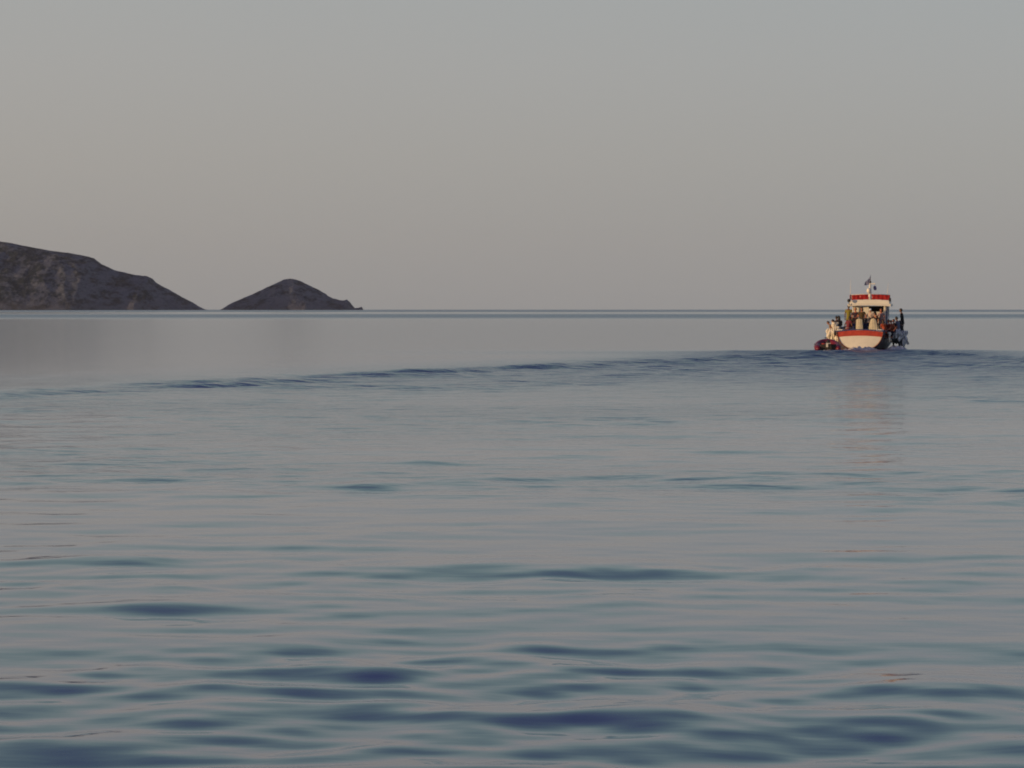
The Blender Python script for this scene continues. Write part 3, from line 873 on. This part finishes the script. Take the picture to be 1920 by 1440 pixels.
HANG = ((-.25, .05, -1, -.05, .25, -1), (.25, .05, -1, .05, .25, -1))
LAP = ((-.25, .35, -1, .25, 1, -.25), (.25, .35, -1, -.25, 1, -.25))
RAILH = ((-.35, .35, -.9, -.05, .8, -.45), (.35, .35, -.9, .05, .8, -.45))
# yellow shirt, port side deck, back to us
person('person in a yellow green shirt left of the cabin below the round lamp', at_head(1591, 572.4, 3.3, 1.78), 8, 1.78, 'stand', 3, 'dark', 'black', shirt=(.25, .22, .05), legs=(.10, .10, .08), arms=HANG)
person('blond person in a dark top facing astern by the cream cabin wall', at_head(1604.6, 577.8, 1.9, 1.74), 195, 1.74, 'stand', 4, 'sunburnt', 'blond', shirt=(.05, .03, .045), legs=(.03, .04, .10), arms=((-.3, .3, -.9, .5, .7, -.1), (.3, .3, -.9, -.2, .9, -.3)))
person('tall dark haired person in a brown green top leaning on the handrail', at_head(1616.2, 576.6, 1.85, 1.80), 184, 1.80, 'stand', 8, 'tan', 'brown', 'long', shirt=(.10, .07, .035), legs=(.02, .03, .06), arms=((-.45, .3, -.9, -.1, .8, -.45), (.45, .3, -.9, .1, .8, -.45)), nod=8)
person('person in a white cap and pale shirt at the cabin window facing the stern', at_head(1632.4, 579.6, 1.9, 1.66), 188, 1.66, 'stand', 8, 'fair', 'brown', shirt=(.62, .50, .42), legs=(.04, .04, .06), cap=(.8, .78, .72), arms=((-.55, .3, -.8, .3, .8, -.4), (.5, .4, -.8, .6, .6, -.3)))
person('person in a red and white striped top and pale trousers by the right cabin post', at_head(1652.4, 579.4, 1.9, 1.72), 190, 1.72, 'stand', 3, 'sunburnt', 'brown', 'long', legs=(.60, .57, .52), arms=RAILH, stripes=stripe)
person('person in a maroon shirt sitting at the left corner of the stern', at_head(1589.5, 591.6, .75, 1.72, 'sit'), 35, 1.72, 'sit', 18, 'dark', 'black', shirt=(.20, .045, .06), legs=(.30, .27, .27), arms=((-.8, .3, -.7, -.4, .6, -.7), (.25, .35, -1, -.2, .9, -.3)))
person('person in a navy top sitting low between maroon shirt and the flat topped seat', at_head(1600.8, 597.5, .85, 1.55, 'sit'), 350, 1.55, 'sit', 14, 'tan', 'black', shirt=(.04, .05, .12), legs=(.04, .05, .12), arms=LAP)
person('person in a dark blue jacket sitting between the two cream seats', at_head(1623, 595.6, .85, 1.62, 'sit'), 5, 1.62, 'sit', 22, 'dark', 'black', 'long', shirt=(.025, .032, .07), legs=(.03, .04, .08), arms=LAP, sleeve='long', nod=25)
person('person in an orange red shirt sitting right of the wider cream seat', at_head(1658.3, 598.6, .8, 1.62, 'sit'), 320, 1.62, 'sit', 14, 'sunburnt', 'brown', 'long', shirt=(.46, .09, .04), legs=(.10, .05, .05), arms=LAP)
person('person in a dark red shirt sitting on the right rail with face to the stern', at_head(1668, 599, 1.3, 1.66, 'sit'), 230, 1.66, 'sit', 6, 'sunburnt', 'black', shirt=(.16, .035, .03), legs=(.05, .03, .04), arms=LAP)
person('sunburnt person in a black top beside the dark red shirt on the right rail', at_head(1677.5, 598.2, 1.7, 1.66, 'sit'), 215, 1.66, 'sit', 8, 'sunburnt', 'brown', shirt=(.03, .03, .035), legs=(.05, .04, .05), arms=((-.5, .4, -.8, .2, .8, -.5), (.4, .4, -.8, -.4, .7, -.3)))
person('dark haired person in a grey blue shirt sitting beside the figure dressed in black', at_head(1685, 593.2, 1.9, 1.72, 'sit'), 300, 1.72, 'sit', 12, 'dark', 'black', shirt=(.17, .19, .27), legs=(.20, .21, .26), arms=LAP)
person('person dressed all in black standing high on the far right rail', (lambda p: (p[0] + .10, p[1], p[2]))(at_head(1689.5, 579.6, 3.0, 1.80)), 262, 1.80, 'stand', 7, 'dark', 'black', shirt=(.022, .028, .028), legs=(.02, .025, .022), arms=((-.2, .1, -1, .2, .5, -.8), (.3, -.1, -1, .2, .3, -.9)), sleeve='long')
person('dark haired person in a cream shirt perched on the left rail with back to us', at_head(1566.2, 597.6, 1.9, 1.72, 'sit'), 300, 1.72, 'perch', 18, 'tan', 'black', shirt=(.72, .62, .46), legs=(.66, .60, .50), arms=((-.5, .3, -.8, .2, .6, -.8), (.6, .1, -.7, .6, .4, -.5)), side=6)
person('person with long black hair in a charcoal top beside the cream shirt, left rail', at_head(1574.6, 592.2, 2.3, 1.70, 'sit'), 330, 1.70, 'sit', 10, 'dark', 'black', 'long', shirt=(.05, .055, .06), legs=(.06, .06, .07), arms=LAP)
person('person with brown hair bent low over the outer left rail', at_head(1562.5, 599.4, 3.0, 1.6, 'sit'), 280, 1.6, 'sit', 30, 'tan', 'brown', shirt=(.30, .24, .17), legs=(.10, .09, .08), arms=LAP)
person('person with black hair sitting farthest forward on the left rail', at_head(1570, 592.4, 3.2, 1.66, 'sit'), 320, 1.66, 'sit', 6, 'dark', 'black', shirt=(.06, .05, .06), legs=(.06, .06, .07), arms=LAP)
person('person in a dark brown top leaning between the white cap and the striped top', at_head(1643.2, 584.5, 1.6, 1.60), 205, 1.60, 'stand', 16, 'tan', 'black', 'long', shirt=(.06, .035, .035), legs=(.03, .03, .05), arms=RAILH, nod=22)
person('person in a dark green jacket standing behind maroon shirt at the cabin corner', at_head(1596.8, 588.5, 2.5, 1.52), 20, 1.52, 'stand', 6, 'dark', 'black', shirt=(.03, .045, .03), legs=(.03, .03, .04), arms=LAP, sleeve='long')
person('sunburnt person with bare orange shoulders squeezed between the two on the right rail', at_head(1672.6, 599.6, 1.5, 1.6, 'sit'), 200, 1.6, 'sit', 14, 'sunburnt', 'brown', shirt=(.40, .13, .07), legs=(.04, .03, .04), arms=((-.6, .3, -.7, .2, .8, -.4), (.6, .3, -.7, -.3, .8, -.4)))
person('person in a black hooded top low on the right rail under the tall dark figure', at_head(1692.5, 600.5, 2.2, 1.6, 'sit'), 300, 1.6, 'sit', 16, 'dark', 'black', 'long', shirt=(.03, .035, .035), legs=(.03, .03, .035), arms=LAP, sleeve='long')
grow_all()

# ------------------------------------------------------------------ cloths hung over the sides
def drape(label, x0, x1, ytop, ybot, yl, m, folds, seed, lean=0, ragged=.3, name='hanging_cloth', depth=.16, group=None):
    depth *= 1.7; q = random.Random(seed); a = loc(x0, ytop, yl); b = loc(x1, ytop, yl); c_ = loc(x0, ybot, yl)
    W = b.x - a.x; Hh = a.z - c_.z
    M = BOAT @ Matrix.Translation((a.x + W / 2, yl, c_.z))
    g = MB(); A = []; nu, nv = 34, 20
    ph = [q.uniform(0, 6) for _ in range(4)]
    for j in range(nv + 1):
        v = j / nv; row = []
        for i in range(nu + 1):
            u = i / nu
            hem = 1 + ragged * .25 * (math.sin(u * 7 + ph[0]) + .6 * math.sin(u * 17 + ph[1])) * v
            x = -W / 2 + W * u + lean * v * (1 - u * .3)
            x += .05 * W * math.sin(v * 3 + ph[2]) * v + (.07 * math.sin(v * 7 + ph[1] + 3 * u) + .03 * math.sin(v * 17 + ph[0])) * (abs(2 * u - 1)) ** 2
            xx = (.72 + .28 * min(1, v * 1.7)) * x                     # gathered at the top
            fo = depth * (.35 + .65 * v) * (math.sin(u * folds * 2 * math.pi + ph[3] + 1.2 * math.sin(v * 2.5)) * .5 + .25 * math.sin(u * folds * 4.3 + ph[1]))
            bul = -.26 * (1 + .5 * math.sin(v * 9 + ph[0] + u * 5)) * math.sin(math.pi * u) * math.sin(math.pi * min(1, v * .8 + .1))
            row.append((xx, fo + bul, Hh * (1 - v * hem)))
        A.append(row)
    g.slab(A, .018)
    o = g.build(name, m, None, True, M=M)
    return tag(o, label, 'cloth', group)
drape('long cream sheet hanging in deep folds over the left side beside the hull', 1559.0, 1571.5, 604, 638.5, 1.0, sheet, 3.5, 1, .02)
drape('narrow cream sheet end hanging lowest next to the red hull band', 1567, 1576, 612, 641, .8, sheet, 2.5, 2, -.02)
drape('outermost cream cloth corner bulging left above the dinghy', 1550.0, 1562, 616, 639, 1.2, sheet, 2.2, 3, -.03)
drape('grey white sheet bunched over the right side below the grey blue shirt', 1668, 1692, 616.5, 637, 1.7, greysheet, 4.5, 4, 0, .5)
drape('pale narrow strip of cloth hanging near the right corner of the transom', 1665.6, 1670.5, 623, 640, 1.0, sheet, 1.5, 5, -.03)
drape('shadowed grey cloth hanging farthest out on the right side', 1688, 1703.5, 620, 648, 2.1, greysheet, 3.2, 6, -.04, .4)
drape('dark green grey cloth filling the dark gap under the bunched sheet on the right', 1673, 1690, 628, 646, 2.0, mat('dark_gap_cloth', (.07, .085, .09), .8, .25, 5, .2, bump=.3), 3, 7, 0, .5)  # dark cloth added to stand for the dark gap between the sheets

# ------------------------------------------------------------------ inflatable dinghy
DX, DY = None, 186.5
def wpt(px, py, Y):
    d = ray(px, py); t = Y / d.y
    return Vector((0, 0, CAM_H)) + d * t
dc = wpt(1553, 660, 186.0)
DM = Matrix.Translation((dc.x, 186.0, -.02)) @ Matrix.Rotation(-R(4), 4, 'Z') @ Matrix.Rotation(R(5), 4, 'X')
dinghy = empty('inflatable_dinghy', DM)
tag(dinghy, 'red inflatable dinghy with an outboard motor riding beside the stern, bow raised', 'dinghy')
rubber = mat('red_dinghy_rubber', (.17, .012, .028), .42, .15, 6, .45)
pts = []; rad = []
hw = .66; Ld = 2.5
for i in range(9): pts.append((-hw, i / 8 * 1.5 - .1, .22 + .0)); rad.append(.10 + .13 * min(1, i / 2))
for i in range(1, 16):
    a = math.pi - math.pi * i / 16; pts.append((hw * math.cos(a), 1.4 + .95 * math.sin(a), .22 + .21 * math.sin(a) ** 1.3)); rad.append(.22)
for i in range(8, -1, -1): pts.append((hw, i / 8 * 1.5 - .1, .22)); rad.append(.10 + .13 * min(1, i / 2))
MB().tube(pts, rad, 14).build('tube', rubber, dinghy, True)
g = MB(); A = [[(u * hw, y, .10 + (.16 if y > 1.5 else 0)) for u in (-1, 0, 1)] for y in (.1, .8, 1.5, 2.1)]
g.slab(A, .03).build('floor', black, dinghy)
MB().box((0, .14, .30), (1.05, .05, .42)).build('transom_board', darkin, dinghy, bevel=.01)
g = MB(); g.ball((0, -.02, .66), (.13, .19, .17), 14, 10); mo = g.build('outboard_motor', black, dinghy, True)
MB().box((0, -.02, .66 - .07), (.275, .40, .05)).build('cowling_band', grey_white, mo, bevel=.01)
MB().tube([(0, -.05, .55), (0, -.07, .2), (0, -.08, -.15)], [.07, .055, .04], 10).build('leg', black, mo, True)
MB().tube([(0, .15, .62), (.02, .5, .68)], .018, 8).build('tiller', black, mo, True)
MB().box((0, .85, .34), (1.15, .2, .04)).build('thwart', wood, dinghy)
MB().tube([(-.28, .55, .15), (-.28, .55, .52)], [.14, .13], 12).build('fuel_can', red, dinghy, True)
g = MB()
g.box((-.09, -.20, .48), (.13, .03, .26)); g.build('motor_label_plate', white, dinghy)
for sg in (-1, 1):
    A = []
    MB().tube([(sg * (hw + .20), y, .42 + .035 * math.sin(y * 9)) for y in np.linspace(.1, 1.4, 12)], .013, 6).build('grab_line', black, dinghy, True)

# ------------------------------------------------------------------ churned water at the stern
foam = mat('foam', (.74, .70, .66), .7, .25, 4, .4, c2=(.34, .33, .35), bump=.4)
def churn(name, label, c, rx, ry, h, seed, M, rough=1.0):
    g = MB(); A = []; n, m = 60, 26
    for j in range(m + 1):
        v = j / m * 2 - 1; row = []
        for i in range(n + 1):
            u = i / n * 2 - 1
            e = max(0, 1 - u * u - v * v)
            q = Vector((u * rx * 2.6, v * ry * 2.6, seed))
            nn = noise.fractal(q, .8, 2.1, 4)
            row.append((c[0] + u * rx, c[1] + v * ry, c[2] + h * e ** .8 * (.62 + .55 * nn * rough) - .05))
        A.append(row)
    g.slab(A, -.04)
    o = g.build(name, foam, None, True, M=M)
    return tag(o, label, None, None, 'stuff')
churn('stern_wash', 'grey white churned water boiling up under the transom', (0.1, -.75, 0), 1.35, .8, .36, 2.0, BOAT)
churn('side_wash', 'low ridge of churned water along the right side of the hull', (2.35, 1.6, 0), .8, 2.6, .42, 5.0, BOAT)
churn('dinghy_wash', 'small splash of foam at the stern of the dinghy', (0, -.35, 0.02), .62, .22, .16, 8.0, Matrix.Translation((dc.x, 186.0, 0)))

# ------------------------------------------------------------------ evening haze
if HAZE:
    hm = bpy.data.materials.new('haze_air'); hm.use_nodes = True
    hn = hm.node_tree; hn.nodes.remove(hn.nodes['Principled BSDF'])
    pv = hn.nodes.new('ShaderNodeVolumePrincipled'); pv.inputs['Color'].default_value = (.80, .84, .95, 1)
    pv.inputs['Density'].default_value = HAZE
    hn.links.new(pv.outputs[0], hn.nodes['Material Output'].inputs['Volume'])
    hz = MB().box((0, 0, 200), (34000, 34000, 412)).build('haze', hm)
    tag(hz, kind='stuff')
